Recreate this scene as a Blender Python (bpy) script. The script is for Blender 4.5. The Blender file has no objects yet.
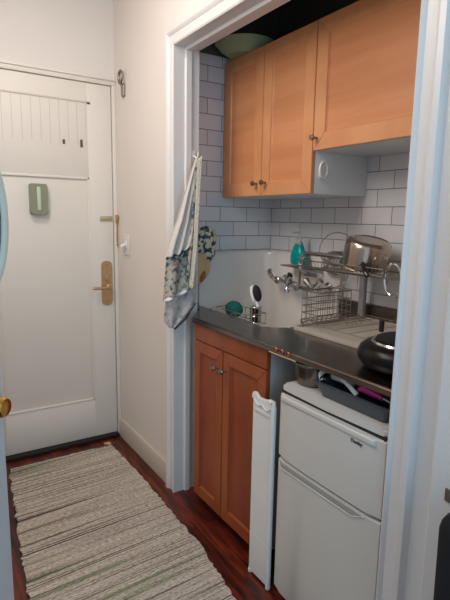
import bpy, bmesh, math, random
from math import sin, cos, pi, radians
from mathutils import Vector, Matrix
random.seed(7)
S = bpy.context.scene
COL = S.collection
S.view_settings.view_transform = 'Standard'
S.view_settings.look = 'None'
S.view_settings.gamma = 1
S.view_settings.use_curve_mapping = False
S.view_settings.exposure = -0.08

# ------------------------------------------------------------------ numbers
YD = 2.908      # entry door wall
YJ = 2.107      # far side of the cased opening
YR = 0.813      # near side of it
YL = 2.303      # far tiled wall of the alcove
XB = 0.716      # back tiled wall
ZH = 2.171      # head of the opening
ZC = 0.957      # worktop surface
XL = -1.45      # left wall

# ------------------------------------------------------------------ materials
def lin(c):
    return tuple(((v/255)/12.92 if v/255 <= .04045 else ((v/255+.055)/1.055)**2.4) for v in c) + (1,)

def mat(name, rgb, rough=.5, metal=0, var=0, vscale=8, bump=0, bscale=60, stretch=(1,1,1), coat=0, **kw):
    m = bpy.data.materials.new(name); m.use_nodes = True
    nt = m.node_tree; b = nt.nodes['Principled BSDF']
    b.inputs['Base Color'].default_value = lin(rgb)
    b.inputs['Roughness'].default_value = rough
    b.inputs['Metallic'].default_value = metal
    b.inputs['Coat Weight'].default_value = coat
    for k, v in kw.items(): b.inputs[k.replace('_', ' ')].default_value = v
    tc = nt.nodes.new('ShaderNodeTexCoord'); mp = nt.nodes.new('ShaderNodeMapping')
    mp.inputs['Scale'].default_value = stretch
    nt.links.new(tc.outputs['Object'], mp.inputs['Vector'])
    if var:
        n = nt.nodes.new('ShaderNodeTexNoise'); n.inputs['Scale'].default_value = vscale; n.inputs['Detail'].default_value = 5
        nt.links.new(mp.outputs[0], n.inputs['Vector'])
        mix = nt.nodes.new('ShaderNodeMix'); mix.data_type = 'RGBA'
        c = lin(rgb)
        mix.inputs[6].default_value = tuple(max(0, v*(1-var)) for v in c[:3]) + (1,)
        mix.inputs[7].default_value = tuple(min(1, v*(1+var)) for v in c[:3]) + (1,)
        nt.links.new(n.outputs['Fac'], mix.inputs[0])
        nt.links.new(mix.outputs[2], b.inputs['Base Color'])
    if bump:
        n = nt.nodes.new('ShaderNodeTexNoise'); n.inputs['Scale'].default_value = bscale; n.inputs['Detail'].default_value = 3
        nt.links.new(mp.outputs[0], n.inputs['Vector'])
        bp = nt.nodes.new('ShaderNodeBump'); bp.inputs['Strength'].default_value = bump; bp.inputs['Distance'].default_value = .003
        nt.links.new(n.outputs['Fac'], bp.inputs['Height']); nt.links.new(bp.outputs[0], b.inputs['Normal'])
    return m

def ramp(nt, fac, stops, interp='LINEAR'):
    r = nt.nodes.new('ShaderNodeValToRGB'); r.color_ramp.interpolation = interp
    e = r.color_ramp.elements
    while len(e) < len(stops): e.new(.5)
    for el, (p, c) in zip(e, stops):
        el.position = p; el.color = lin(c)
    nt.links.new(fac, r.inputs[0])
    return r.outputs[0]

def band_wood(name, a, b_, stretch, rough=.4, scale=1.0, contrast=(.35, .65)):
    m = mat(name, a, rough); nt = m.node_tree; b = nt.nodes['Principled BSDF']
    mp = [n for n in nt.nodes if n.bl_idname == 'ShaderNodeMapping'][0]
    mp.inputs['Scale'].default_value = stretch
    n = nt.nodes.new('ShaderNodeTexNoise'); n.inputs['Scale'].default_value = scale; n.inputs['Detail'].default_value = 6
    n.inputs['Roughness'].default_value = .6
    nt.links.new(mp.outputs[0], n.inputs['Vector'])
    nt.links.new(ramp(nt, n.outputs['Fac'], [(contrast[0], a), (contrast[1], b_)]), b.inputs['Base Color'])
    return m

def tile_mat(name, axis, phase, width):
    m = mat(name, (214, 213, 214), .16); nt = m.node_tree; b = nt.nodes['Principled BSDF']
    geo = nt.nodes.new('ShaderNodeNewGeometry'); sep = nt.nodes.new('ShaderNodeSeparateXYZ')
    nt.links.new(geo.outputs['Position'], sep.inputs[0])
    def math_(op, a, v):
        n = nt.nodes.new('ShaderNodeMath'); n.operation = op
        nt.links.new(a, n.inputs[0]); n.inputs[1].default_value = v; return n.outputs[0]
    u = math_('ADD', sep.outputs[axis], -phase + 20*width)
    v = math_('ADD', sep.outputs[2], -1.237 + 20*.0787)
    cmb = nt.nodes.new('ShaderNodeCombineXYZ'); nt.links.new(u, cmb.inputs[0]); nt.links.new(v, cmb.inputs[1])
    def brick(mortar, smooth):
        br = nt.nodes.new('ShaderNodeTexBrick'); nt.links.new(cmb.outputs[0], br.inputs['Vector'])
        br.inputs['Scale'].default_value = 1; br.inputs['Brick Width'].default_value = width
        br.inputs['Row Height'].default_value = .0787; br.inputs['Mortar Size'].default_value = mortar
        br.inputs['Mortar Smooth'].default_value = smooth
        br.offset = .5; br.offset_frequency = 2
        return br
    br = brick(.0016, .1)
    br.inputs['Color1'].default_value = lin((222, 218, 218)); br.inputs['Color2'].default_value = lin((208, 208, 212))
    br.inputs['Mortar'].default_value = lin((96, 92, 92))
    nt.links.new(br.outputs['Color'], b.inputs['Base Color'])
    b2 = brick(.004, 1.0)
    bp = nt.nodes.new('ShaderNodeBump'); bp.invert = True; bp.inputs['Strength'].default_value = .5; bp.inputs['Distance'].default_value = .002
    nt.links.new(b2.outputs['Fac'], bp.inputs['Height']); nt.links.new(bp.outputs[0], b.inputs['Normal'])
    return m

def floor_mat():
    m = mat('floor_wood', (90, 30, 20), .33); nt = m.node_tree; b = nt.nodes['Principled BSDF']
    geo = nt.nodes.new('ShaderNodeNewGeometry'); sep = nt.nodes.new('ShaderNodeSeparateXYZ'); nt.links.new(geo.outputs['Position'], sep.inputs[0])
    cmb = nt.nodes.new('ShaderNodeCombineXYZ'); nt.links.new(sep.outputs[1], cmb.inputs[0]); nt.links.new(sep.outputs[0], cmb.inputs[1])
    ad = nt.nodes.new('ShaderNodeVectorMath'); ad.operation = 'ADD'; ad.inputs[1].default_value = (5, 5.02, 0); nt.links.new(cmb.outputs[0], ad.inputs[0])
    br = nt.nodes.new('ShaderNodeTexBrick'); nt.links.new(ad.outputs[0], br.inputs['Vector'])
    br.inputs['Scale'].default_value = 1; br.inputs['Brick Width'].default_value = .8; br.inputs['Row Height'].default_value = .057
    br.inputs['Mortar Size'].default_value = .0012; br.inputs['Color1'].default_value = lin((124, 46, 26)); br.inputs['Color2'].default_value = lin((78, 24, 14))
    br.inputs['Mortar'].default_value = lin((20, 8, 6)); br.inputs['Bias'].default_value = 0
    mp = nt.nodes.new('ShaderNodeMapping'); mp.inputs['Scale'].default_value = (40, 5, 1); nt.links.new(geo.outputs['Position'], mp.inputs[0])
    n = nt.nodes.new('ShaderNodeTexNoise'); n.inputs['Scale'].default_value = 1.2; n.inputs['Detail'].default_value = 5; nt.links.new(mp.outputs[0], n.inputs['Vector'])
    c = ramp(nt, n.outputs['Fac'], [(.35, (120, 120, 120)), (.65, (255, 255, 255))])
    mx = nt.nodes.new('ShaderNodeMix'); mx.data_type = 'RGBA'; mx.blend_type = 'MULTIPLY'; mx.inputs[0].default_value = 1
    nt.links.new(br.outputs['Color'], mx.inputs[6]); nt.links.new(c, mx.inputs[7]); nt.links.new(mx.outputs[2], b.inputs['Base Color'])
    return m

def rug_mat():
    m = mat('rug_weave', (170, 160, 140), .95); nt = m.node_tree; b = nt.nodes['Principled BSDF']
    geo = nt.nodes.new('ShaderNodeNewGeometry')
    pre = nt.nodes.new('ShaderNodeMapping'); pre.inputs['Rotation'].default_value = (0, 0, -.05); nt.links.new(geo.outputs['Position'], pre.inputs[0])
    def noise(sc, scale, det=2, loc=(0, 0, 0)):
        mp = nt.nodes.new('ShaderNodeMapping'); mp.inputs['Scale'].default_value = sc; mp.inputs['Location'].default_value = loc; nt.links.new(pre.outputs[0], mp.inputs[0])
        n = nt.nodes.new('ShaderNodeTexNoise'); n.inputs['Scale'].default_value = scale; n.inputs['Detail'].default_value = det
        nt.links.new(mp.outputs[0], n.inputs['Vector']); return n.outputs['Fac']
    # cross stripes: long across x, thin along y
    f = noise((.55, 84, 1), 1, 3)
    c1 = ramp(nt, f, [(.30, (44, 36, 36)), (.37, (110, 98, 92)), (.43, (196, 184, 170)), (.50, (220, 210, 196)), (.55, (178, 162, 150)), (.60, (214, 202, 188)), (.66, (134, 118, 108)), (.73, (60, 50, 48))])
    g = noise((.9, 24, 1), 1, 1, (3, 5.6, 0))
    c2 = ramp(nt, g, [(.0, (255, 255, 255)), (.60, (255, 255, 255)), (.68, (196, 214, 186)), (.76, (150, 176, 150))])
    mx = nt.nodes.new('ShaderNodeMix'); mx.data_type = 'RGBA'; mx.blend_type = 'MULTIPLY'; mx.inputs[0].default_value = 1
    nt.links.new(c1, mx.inputs[6]); nt.links.new(c2, mx.inputs[7])
    h = noise((60, 190, 1), 1, 2, (9, 2, 0))
    c3 = ramp(nt, h, [(.32, (172, 164, 156)), (.62, (255, 255, 255))])
    m2 = nt.nodes.new('ShaderNodeMix'); m2.data_type = 'RGBA'; m2.blend_type = 'MULTIPLY'; m2.inputs[0].default_value = .9
    nt.links.new(mx.outputs[2], m2.inputs[6]); nt.links.new(c3, m2.inputs[7]); nt.links.new(m2.outputs[2], b.inputs['Base Color'])
    w = noise((14, 130, 1), 1, 2)
    bp = nt.nodes.new('ShaderNodeBump'); bp.inputs['Strength'].default_value = 1; bp.inputs['Distance'].default_value = .006
    nt.links.new(w, bp.inputs['Height']); nt.links.new(bp.outputs[0], b.inputs['Normal'])
    return m

def print_mat(name, base, stops, scale=40, kind='voronoi', bump=.4):
    """cloth with a scattered print of its own"""
    m = mat(name, base, .9); nt = m.node_tree; b = nt.nodes['Principled BSDF']
    tc = [n for n in nt.nodes if n.bl_idname == 'ShaderNodeMapping'][0]
    if kind == 'voronoi':
        n = nt.nodes.new('ShaderNodeTexVoronoi'); n.inputs['Scale'].default_value = scale; out = n.outputs['Distance']
    else:
        n = nt.nodes.new('ShaderNodeTexNoise'); n.inputs['Scale'].default_value = scale; n.inputs['Detail'].default_value = 3; out = n.outputs['Fac']
    nt.links.new(tc.outputs[0], n.inputs['Vector'])
    nt.links.new(ramp(nt, out, stops), b.inputs['Base Color'])
    return m

M = {}
M['plaster'] = mat('warm_white_plaster', (222, 214, 207), .75, var=.03, vscale=3, bump=.25, bscale=14)
M['base'] = mat('beige_baseboard_paint', (196, 183, 170), .5, var=.03)
M['ceiling'] = mat('ceiling_paint', (215, 208, 200), .8, var=.02)
M['shade_plaster'] = mat('alcove_shade_grey_green', (86, 88, 84), .8, var=.1)  # grey-green kept dark: shade of the upper alcove put into the colour
M['door_paint'] = mat('door_paint', (224, 216, 206), .5, var=.03, vscale=4, bump=.2, bscale=18)
M['trim'] = mat('gloss_trim_paint', (216, 212, 210), .35, var=.02, vscale=10, bump=.12, bscale=25)
M['tile_side'] = tile_mat('subway_tile_side', 0, .449, .176)
M['tile_back'] = tile_mat('subway_tile_back', 1, 2.051, .1725)
M['floor'] = floor_mat()
M['rug'] = rug_mat()
M['door2'] = mat('open_door_paint', (214, 218, 222), .45, var=.02, bump=.15, bscale=20)
M['birch'] = band_wood('birch_frame', (204, 138, 92), (216, 154, 106), (6, 6, 3))
M['birch_panel'] = band_wood('birch_panel', (192, 122, 78), (216, 150, 104), (.5, .5, 6), scale=1.3, contrast=(.3, .7))
M['red_wood'] = band_wood('red_stained_wood', (140, 68, 34), (158, 82, 44), (10, 10, 2))
M['red_panel'] = band_wood('red_stained_panel', (130, 58, 30), (148, 72, 38), (12, 12, 2))
M['white_lam'] = mat('white_laminate', (218, 222, 224), .35)
M['grey_side'] = mat('cabinet_side_grey', (176, 174, 172), .5)
M['steel'] = mat('brushed_steel', (128, 118, 110), .26, 1, var=.35, vscale=9, bump=.15, bscale=8)
M['chrome'] = mat('chrome', (205, 205, 205), .14, 1)
M['wire'] = mat('dull_wire', (160, 154, 146), .32, 1)
M['pot'] = mat('worn_stainless', (186, 172, 158), .19, 1)
M['post'] = mat('grey_metal_post', (170, 170, 172), .4, .4)
M['knob'] = mat('pewter_knob', (150, 142, 132), .35, 1)
M['brass'] = mat('aged_brass', (192, 156, 116), .42, .7, var=.15, vscale=30)
M['pale_brass'] = mat('pale_brass', (190, 178, 140), .45, .5)
M['gold'] = mat('polished_brass', (205, 160, 80), .2, 1)
M['enamel'] = mat('white_enamel', (224, 218, 212), .22, var=.02)
M['fridge'] = mat('fridge_white', (206, 200, 192), .35, bump=.06, bscale=180)
M['fridge_grey'] = mat('fridge_handle_grey', (158, 155, 150), .4)
M['gasket'] = mat('dark_gasket', (40, 38, 38), .7)
M['black'] = mat('black_plastic', (22, 21, 22), .28)
M['black_soft'] = mat('black_cloth', (13, 13, 16), .9)
M['black_enamel'] = mat('black_enamel', (10, 9, 9), .3, Specular_IOR_Level=.25)
M['smoke'] = mat('smoky_grey_plastic', (62, 68, 76), .28, Alpha=1)
M['white_pl'] = mat('white_plastic', (226, 224, 220), .35)
M['tray'] = mat('beige_tray_plastic', (188, 178, 166), .45)
M['pink'] = mat('magenta_plastic', (204, 40, 128), .35)
M['teal'] = mat('teal_soap', (0, 168, 160), .12, Transmission_Weight=.35, IOR=1.35)
M['clear'] = mat('clear_plastic', (225, 232, 232), .1, Transmission_Weight=.85, IOR=1.2)
M['scrub'] = mat('teal_scrubber', (12, 92, 88), .95, var=.4, vscale=90, bump=1, bscale=160)
M['bristle'] = mat('dark_purple_bristles', (44, 26, 40), .9, var=.5, vscale=120, bump=1, bscale=220)
M['greenbox'] = mat('sage_green_plastic', (136, 138, 114), .4)
M['greenstripe'] = mat('pale_green_stripe', (190, 204, 176), .3)
M['bowl'] = mat('green_bowl', (150, 166, 132), .4)
M['mint'] = mat('pale_mint_frame', (228, 234, 222), .3)
M['mirror'] = mat('dark_glass', (12, 12, 14), .12, .0)
M['engrave'] = mat('thick_old_paint', (203, 192, 181), .6)
M['rust'] = mat('chipped_paint', (96, 78, 62), .8)
M['kick'] = mat('dark_plinth', (52, 28, 20), .6)
M['threshold'] = mat('dark_threshold', (26, 18, 16), .6)
M['cloth_speck'] = print_mat('speckled_cloth', (214, 208, 200), [(.0, (120, 122, 126)), (.12, (188, 182, 178)), (.3, (208, 198, 190))], 60)
M['cloth_leaf'] = print_mat('leaf_print_cloth', (180, 180, 160), [(.36, (62, 84, 92)), (.45, (126, 138, 130)), (.52, (184, 178, 166)), (.6, (186, 172, 152)), (.7, (186, 128, 98))], 38, 'noise')
M['cloth_grey'] = print_mat('pale_grey_print_cloth', (190, 184, 184), [(.32, (136, 136, 142)), (.45, (190, 182, 180)), (.6, (200, 190, 184)), (.69, (208, 156, 130))], 30, 'noise')
M['cloth_strip'] = print_mat('beige_speckled_hem', (190, 174, 146), [(.0, (112, 102, 92)), (.2, (184, 172, 154)), (.4, (214, 204, 188))], 110)
M['mitt_floral'] = print_mat('teal_floral_cotton', (200, 180, 150), [(.44, (34, 66, 78)), (.49, (60, 96, 100)), (.53, (206, 190, 164))], 34, 'noise')
M['mitt_tan'] = mat('tan_cotton', (200, 164, 124), .9, var=.12, vscale=20)
M['mitt_in'] = mat('brown_mitt_lining', (150, 92, 56), .95)
M['hem_white'] = mat('white_hem', (226, 222, 216), .9)
M['hem_dark'] = mat('dark_stitching', (60, 64, 70), .9)
M['badge'] = mat('badge_dark', (66, 62, 58), .4, .5)
M['copper'] = mat('copper_tone', (190, 120, 84), .3, 1)
M['clothpatch'] = mat('dark_red_patterned_cloth', (70, 24, 30), .9, var=.8, vscale=60)

# ------------------------------------------------------------------ mesh helpers
def new(): return bmesh.new()

def box(bm, x0, x1, y0, y1, z0, z1, bev=0, seg=2):
    r = bmesh.ops.create_cube(bm, size=1)
    vs = r['verts']
    for v in vs:
        v.co = Vector((x0 + (v.co.x+.5)*(x1-x0), y0 + (v.co.y+.5)*(y1-y0), z0 + (v.co.z+.5)*(z1-z0)))
    if bev:
        es = list({e for v in vs for e in v.link_edges})
        bmesh.ops.bevel(bm, geom=es, offset=bev, segments=seg, profile=.5, affect='EDGES', clamp_overlap=True)
    return bm

def lathe(bm, prof, c=(0, 0, 0), axis='z', seg=28, mtx=None, sx=1, sy=1):
    """profile of (radius, height) revolved round an axis"""
    rings = []
    for r, h in prof:
        ring = []
        for i in range(seg):
            a = 2*pi*i/seg
            p = Vector((r*cos(a)*sx, r*sin(a)*sy, h))
            if axis == 'x': p = Vector((p.z, p.x, p.y))
            if axis == 'y': p = Vector((p.x, p.z, p.y))
            if mtx: p = mtx @ p
            ring.append(bm.verts.new(p + Vector(c)))
        rings.append(ring)
    for a, b in zip(rings, rings[1:]):
        for i in range(seg):
            bm.faces.new((a[i], a[(i+1) % seg], b[(i+1) % seg], b[i]))
    if prof[0][0] > 1e-5: bm.faces.new(rings[0])
    if prof[-1][0] > 1e-5: bm.faces.new(rings[-1])
    bmesh.ops.remove_doubles(bm, verts=[v for v in rings[0]+rings[-1]], dist=1e-6)
    return bm

def tube(bm, pts, r, seg=8, closed=False, radii=None):
    pts = [Vector(p) for p in pts]; n = len(pts); rings = []
    up = None
    for i, p in enumerate(pts):
        if closed: t = (pts[(i+1) % n] - pts[i-1])
        else: t = pts[min(i+1, n-1)] - pts[max(i-1, 0)]
        t.normalize()
        if up is None:
            up = Vector((0, 0, 1)) if abs(t.z) < .9 else Vector((1, 0, 0))
        s = t.cross(up)
        if s.length < 1e-4: s = t.cross(Vector((0, 1, 0)))
        s.normalize(); up = s.cross(t).normalized()
        rr = radii[i] if radii else r
        rings.append([bm.verts.new(p + s*rr*cos(2*pi*k/seg) + up*rr*sin(2*pi*k/seg)) for k in range(seg)])
    m = n if closed else n-1
    for i in range(m):
        a, b = rings[i], rings[(i+1) % n]
        for k in range(seg): bm.faces.new((a[k], a[(k+1) % seg], b[(k+1) % seg], b[k]))
    if not closed:
        bm.faces.new(rings[0]); bm.faces.new(rings[-1])
    return bm

def smooth_path(pts, n=6):
    P = [Vector(p) for p in pts]; out = []
    for i in range(len(P)-1):
        p0 = P[max(i-1, 0)]; p1 = P[i]; p2 = P[i+1]; p3 = P[min(i+2, len(P)-1)]
        for k in range(n):
            t = k/n
            out.append(.5*((2*p1) + (-p0+p2)*t + (2*p0-5*p1+4*p2-p3)*t*t + (-p0+3*p1-3*p2+p3)*t**3))
    out.append(P[-1]); return out

def circle_pts(c, r, axis='z', n=32, ry=None, a0=0, a1=2*pi):
    ry = ry or r; out = []
    full = abs(a1-a0-2*pi) < 1e-6
    for i in range(n if full else n+1):
        a = a0+(a1-a0)*i/n; u, v = r*cos(a), ry*sin(a)
        out.append(Vector(c) + (Vector((u, v, 0)) if axis == 'z' else Vector((0, u, v)) if axis == 'x' else Vector((u, 0, v))))
    return out

def prism(bm, poly, ax, a, b):
    """polygon in the plane across axis ax ('x': (y,z), 'y': (x,z), 'z': (x,y)) extruded a..b"""
    def P(u, v, w):
        return {'x': (w, u, v), 'y': (u, w, v), 'z': (u, v, w)}[ax]
    A = [bm.verts.new(P(u, v, a)) for u, v in poly]; Bv = [bm.verts.new(P(u, v, b)) for u, v in poly]
    bm.faces.new(A); bm.faces.new(Bv)
    n = len(poly)
    for i in range(n): bm.faces.new((A[i], A[(i+1) % n], Bv[(i+1) % n], Bv[i]))
    return bm

def rrect(u0, u1, v0, v1, r, n=5):
    out = []
    for cu, cv, a in ((u1-r, v1-r, 0), (u0+r, v1-r, 90), (u0+r, v0+r, 180), (u1-r, v0+r, 270)):
        for k in range(n+1):
            t = radians(a+90*k/n); out.append((cu+r*cos(t), cv+r*sin(t)))
    return out

ORG = {}
def empty(name, loc, label, cat, group=None):
    o = bpy.data.objects.new(name, None); COL.objects.link(o); o.location = loc
    ORG[o] = Vector(loc); o['label'] = label; o['category'] = cat
    if group: o['group'] = group
    return o

def obj(name, bm, m, parent=None, smooth=True, angle=35, label=None, cat=None, group=None, kind=None, bevel=0):
    bmesh.ops.recalc_face_normals(bm, faces=bm.faces)
    if parent is None:
        xs = [v.co.x for v in bm.verts]; ys = [v.co.y for v in bm.verts]; zs = [v.co.z for v in bm.verts]
        L = Vector(((min(xs)+max(xs))/2, (min(ys)+max(ys))/2, min(zs)))
    else: L = ORG[parent]
    for v in bm.verts: v.co -= L
    me = bpy.data.meshes.new(name)
    bm.to_mesh(me); bm.free()
    ms = m if isinstance(m, (list, tuple)) else [m]
    for q in ms: me.materials.append(q)
    if smooth:
        for p in me.polygons: p.use_smooth = True
        try: me.set_sharp_from_angle(angle=radians(angle))
        except Exception: pass
    o = bpy.data.objects.new(name, me); COL.objects.link(o); ORG[o] = L
    if parent is None: o.location = L
    else: o.parent = parent
    if label: o['label'] = label
    if cat: o['category'] = cat
    if group: o['group'] = group
    if kind: o['kind'] = kind
    if bevel:
        b = o.modifiers.new('bevel', 'BEVEL'); b.width = bevel; b.segments = 2; b.limit_method = 'ANGLE'
    return o

def setmat(bm, start, idx):
    bm.faces.ensure_lookup_table()
    for f in bm.faces[start:]: f.material_index = idx

def struct(name, bm, m, parent=None, **k):
    return obj(name, bm, m, parent, kind='structure' if parent is None else None, **k)

# ------------------------------------------------------------------ the shell
bm = new(); box(bm, -1.6, .85, -1.2, 3.05, -.06, 0); struct('floor', bm, M['floor'], smooth=False)
bm = new(); box(bm, -1.6, .0, -.3, 3.05, 2.75, 2.83); struct('ceiling', bm, M['ceiling'], smooth=False)

bm = new()
box(bm, 0, .11, YJ+.012, YD+.1, 0, 2.75)
box(bm, 0, .11, -.1, YR-.012, 0, 2.75)
box(bm, 0, .11, YR-.012, YJ+.012, ZH+.012, 2.75)
struct('wall_right', bm, M['plaster'], smooth=False)
bm = new()
box(bm, XL-.1, 0, YD+.012, YD+.12, 2.19, 2.75)
box(bm, XL-.1, -.84, YD+.012, YD+.12, 0, 2.19)
struct('wall_back', bm, M['plaster'], smooth=False)
bm = new(); box(bm, XL-.1, XL, .45, YD+.012, 0, 2.75); struct('wall_left', bm, M['plaster'], smooth=False)

# alcove shell: tiles up to 2.235, above that a colour darkened to carry the shade
bm = new(); box(bm, .11, XB+.1, YL, YL+.05, 0, 2.235); struct('wall_alcove_left', bm, M['tile_side'], smooth=False)
bm = new(); box(bm, XB, XB+.1, .76, YL, 0, 2.235); struct('wall_alcove_back', bm, M['tile_back'], smooth=False)
bm = new(); box(bm, .11, XB+.1, .70, .76, 0, 2.6); struct('wall_alcove_right', bm, M['plaster'], smooth=False)
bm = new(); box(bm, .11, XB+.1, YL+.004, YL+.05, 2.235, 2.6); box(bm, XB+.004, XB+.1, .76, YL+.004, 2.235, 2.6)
struct('wall_alcove_upper', bm, M['shade_plaster'], smooth=False)
bm = new(); box(bm, .11, XB+.1, .70, YL+.05, 2.6, 2.66); struct('ceiling_alcove', bm, M['shade_plaster'], smooth=False)

# casing of the cased opening: profile swept round three sides with mitred corners
prof = [(0, .0), (0, .021), (.006, .025), (.013, .021), (.017, .017), (.046, .019), (.052, .026), (.060, .030), (.076, .030), (.076, 0)]
def casing_leg(side):
    b = new(); rows = []
    for w, d in prof:
        y = YJ + w if side == 'far' else YR - w
        rows.append((b.verts.new((-d, y, 0)), b.verts.new((-d, y, ZH + w))))
    n = len(rows)
    for i in range(n-1): b.faces.new((rows[i][0], rows[i+1][0], rows[i+1][1], rows[i][1]))
    b.faces.new([r[0] for r in rows]); 
    return b
obj_c = struct('trim_1', casing_leg('far'), M['trim'], angle=25)
b = casing_leg('near')
# second stepped band and the neighbouring doorway's jamb beyond the near casing
prism(b, [(0, .737), (-.030, .737), (-.012, .728), (-.010, .672), (0, .672)], 'z', 0, 2.7)
prism(b, [(0, .668), (-.034, .668), (-.040, .660), (-.040, .560), (-.028, .55), (-.028, .40), (0, .40)], 'z', 0, 2.7)
struct('trim_3', b, M['trim'], angle=25)
b = new(); rows = []
for w, d in prof:
    rows.append((b.verts.new((-d, YR - w, ZH + w)), b.verts.new((-d, YJ + w, ZH + w))))
for i in range(len(rows)-1): b.faces.new((rows[i][0], rows[i+1][0], rows[i+1][1], rows[i][1]))
struct('trim_2', b, M['trim'], angle=25)
# jamb linings with the raised stop
def lining(b, side):
    s = 1 if side == 'far' else -1; y0 = YJ if side == 'far' else YR
    pr = [(0, 0), (.036, 0), (.040, -.012), (.066, -.012), (.070, 0), (.112, 0), (.112, .014), (0, .014)]
    prism(b, [(x, y0 + s*d) for x, d in pr], 'z', 0, ZH + .014)
b = new(); lining(b, 'far'); struct('trim_4', b, M['trim'], angle=25)
b = new(); lining(b, 'near'); struct('trim_5', b, M['trim'], angle=25)
b = new(); prism(b, [(x, ZH + d) for x, d in [(0, 0), (.036, 0), (.040, -.012), (.066, -.012), (.070, 0), (.112, 0), (.112, .014), (0, .014)]], 'y', YR, YJ)
struct('trim_6', b, M['trim'], angle=25)
# baseboard on the hall's right wall
b = new(); prism(b, [(0, 0), (-.016, 0), (-.016, .095), (-.010, .112), (-.004, .118), (0, .118)], 'y', YJ+.078, YD)
struct('baseboard_right', b, M['base'], angle=25)
b = new(); prism(b, [(XL, 0), (XL+.016, 0), (XL+.016, .095), (XL, .118)], 'y', .9, YD); struct('baseboard_left', b, M['plaster'], angle=25)
# entry door frame
b = new(); box(b, -.022, 0, YD-.006, YD+.05, 0, 2.19, .003); box(b, -.86, -.0, YD-.008, YD+.05, 2.160, 2.192, .004)
box(b, -.86, 0, YD-.016, YD+.05, 2.183, 2.197, .004); box(b, -.86, -.842, YD-.006, YD+.05, 0, 2.16, .003)
struct('trim_7', b, M['door_paint'])
b = new(); box(b, -.842, -.022, YD-.03, YD+.1, 0, .022, .004); struct('trim_8', b, M['threshold'])

# ------------------------------------------------------------------ entry door
d1 = bpy.data.objects.new('door_1', None); COL.objects.link(d1); d1.location = (-.43, YD, .022); ORG[d1] = Vector(d1.location); d1['kind'] = 'structure'
Yf = YD + .006
b = new(); box(b, -.838, -.026, Yf+.006, Yf+.045, .024, 2.158, .002)
# stiles and rails standing proud of the field
def rail(x0, x1, z0, z1): box(b, x0, x1, Yf-.001, Yf+.02, z0, z1, .003)
rail(-.168, -.026, .024, 2.158); rail(-.838, -.69, .024, 2.158)
rail(-.692, -.166, .024, .270); rail(-.692, -.166, 1.632, 2.158)
obj('door_leaf', b, M['door_paint'], d1)
b = new()
for x0, x1, z0, z1 in ((-.692, -.166, .268, .280), (-.692, -.166, 1.620, 1.634)): box(b, x0, x1, Yf-.004, Yf+.012, z0, z1, .003)
for x0, x1 in ((-.694, -.682), (-.178, -.166)): box(b, x0, x1, Yf-.004, Yf+.012, .268, 1.634, .003)
obj('panel_moulding', b, M['door_paint'], d1)
# old painted-over rack: thin upright ribs under a top strip
b = new(); random.seed(3)
for i in range(10):
    x = -.625 + i*.0495; box(b, x, x+.003, Yf-.0018, Yf+.001, 1.815 + random.uniform(-.01, .012), 2.045, .001)
box(b, -.69, -.150, Yf-.004, Yf+.001, 2.046, 2.056, .001)
obj('painted_ribs', b, M['engrave'], d1)
b = new(); box(b, -.213, -.199, Yf-.006, Yf, 1.80, 1.842, .002); box(b, -.169, -.150, Yf-.006, Yf, 2.042, 2.052, .002)
box(b, -.312, -.298, Yf-.003, Yf, 1.81, 1.835, .001)
obj('old_screw_marks', b, M['rust'], d1, label='chipped dark metal remnants')
b = new(); prism(b, rrect(-.108, -.040, .868, 1.141, .026), 'y', Yf-.008, Yf)
bmesh.ops.bevel(b, geom=[e for e in b.edges if all(abs(v.co.y-(Yf-.008)) < 1e-5 for v in e.verts)], offset=.003, segments=2, affect='EDGES')
hp = obj('handle_plate', b, M['brass'], d1, label='long aged brass plate')
b = new(); lathe(b, [(.016, 0), (.016, -.02), (.010, -.024), (.009, -.05)], (-.070, Yf-.008, .985), 'y')
tube(b, smooth_path([(-.070, Yf-.050, .985), (-.085, Yf-.056, .984), (-.125, Yf-.056, .982), (-.160, Yf-.054, .983), (-.176, Yf-.050, .983)]), .009, 10, radii=None)
lathe(b, [(0, .165), (.006, .158), (.011, .150), (.009, .143)], (0, 0, 0), 'x', mtx=Matrix.Translation((-.0, 0, 0)) @ Matrix.Scale(-1, 4, (1, 0, 0)), c=(0, 0, 0)) if False else None
obj('lever_handle', b, M['brass'], hp)
b = new(); box(b, -.084, -.064, Yf-.014, Yf-.008, 1.01, 1.052, .002); box(b, -.077, -.071, Yf-.026, Yf-.013, 1.016, 1.046, .002)
obj('thumb_turn', b, M['brass'], hp)
b = new()
for z in (.893, 1.115): lathe(b, [(.006, 0), (.006, -.002), (0, -.003)], (-.074, Yf-.008, z), 'y', 12)
obj('screw_heads', b, M['knob'], hp)
b = new(); box(b, -.108, -.034, Yf-.010, Yf, 1.384, 1.412, .002); box(b, -.10, -.045, Yf-.013, Yf-.009, 1.392, 1.404, .001)
obj('latch_plate', b, M['pale_brass'], d1)

# green box on the door
t = empty('door_chime', (-.458, Yf, 1.42), 'small sage green box with pale vertical stripe fixed on the white entry door', 'door chime')
b = new(); prism(b, rrect(-.506, -.412, 1.416, 1.582, .012), 'y', Yf-.034, Yf); bmesh.ops.bevel(b, geom=[e for e in b.edges if all(abs(v.co.y-(Yf-.034)) < 1e-5 for v in e.verts)], offset=.006, segments=3, affect='EDGES')
obj('housing', b, M['greenbox'], t)
b = new(); box(b, -.470, -.450, Yf-.040, Yf-.032, 1.435, 1.565, .004); obj('front_stripe', b, M['greenstripe'], t, label='pale green raised stripe')

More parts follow.
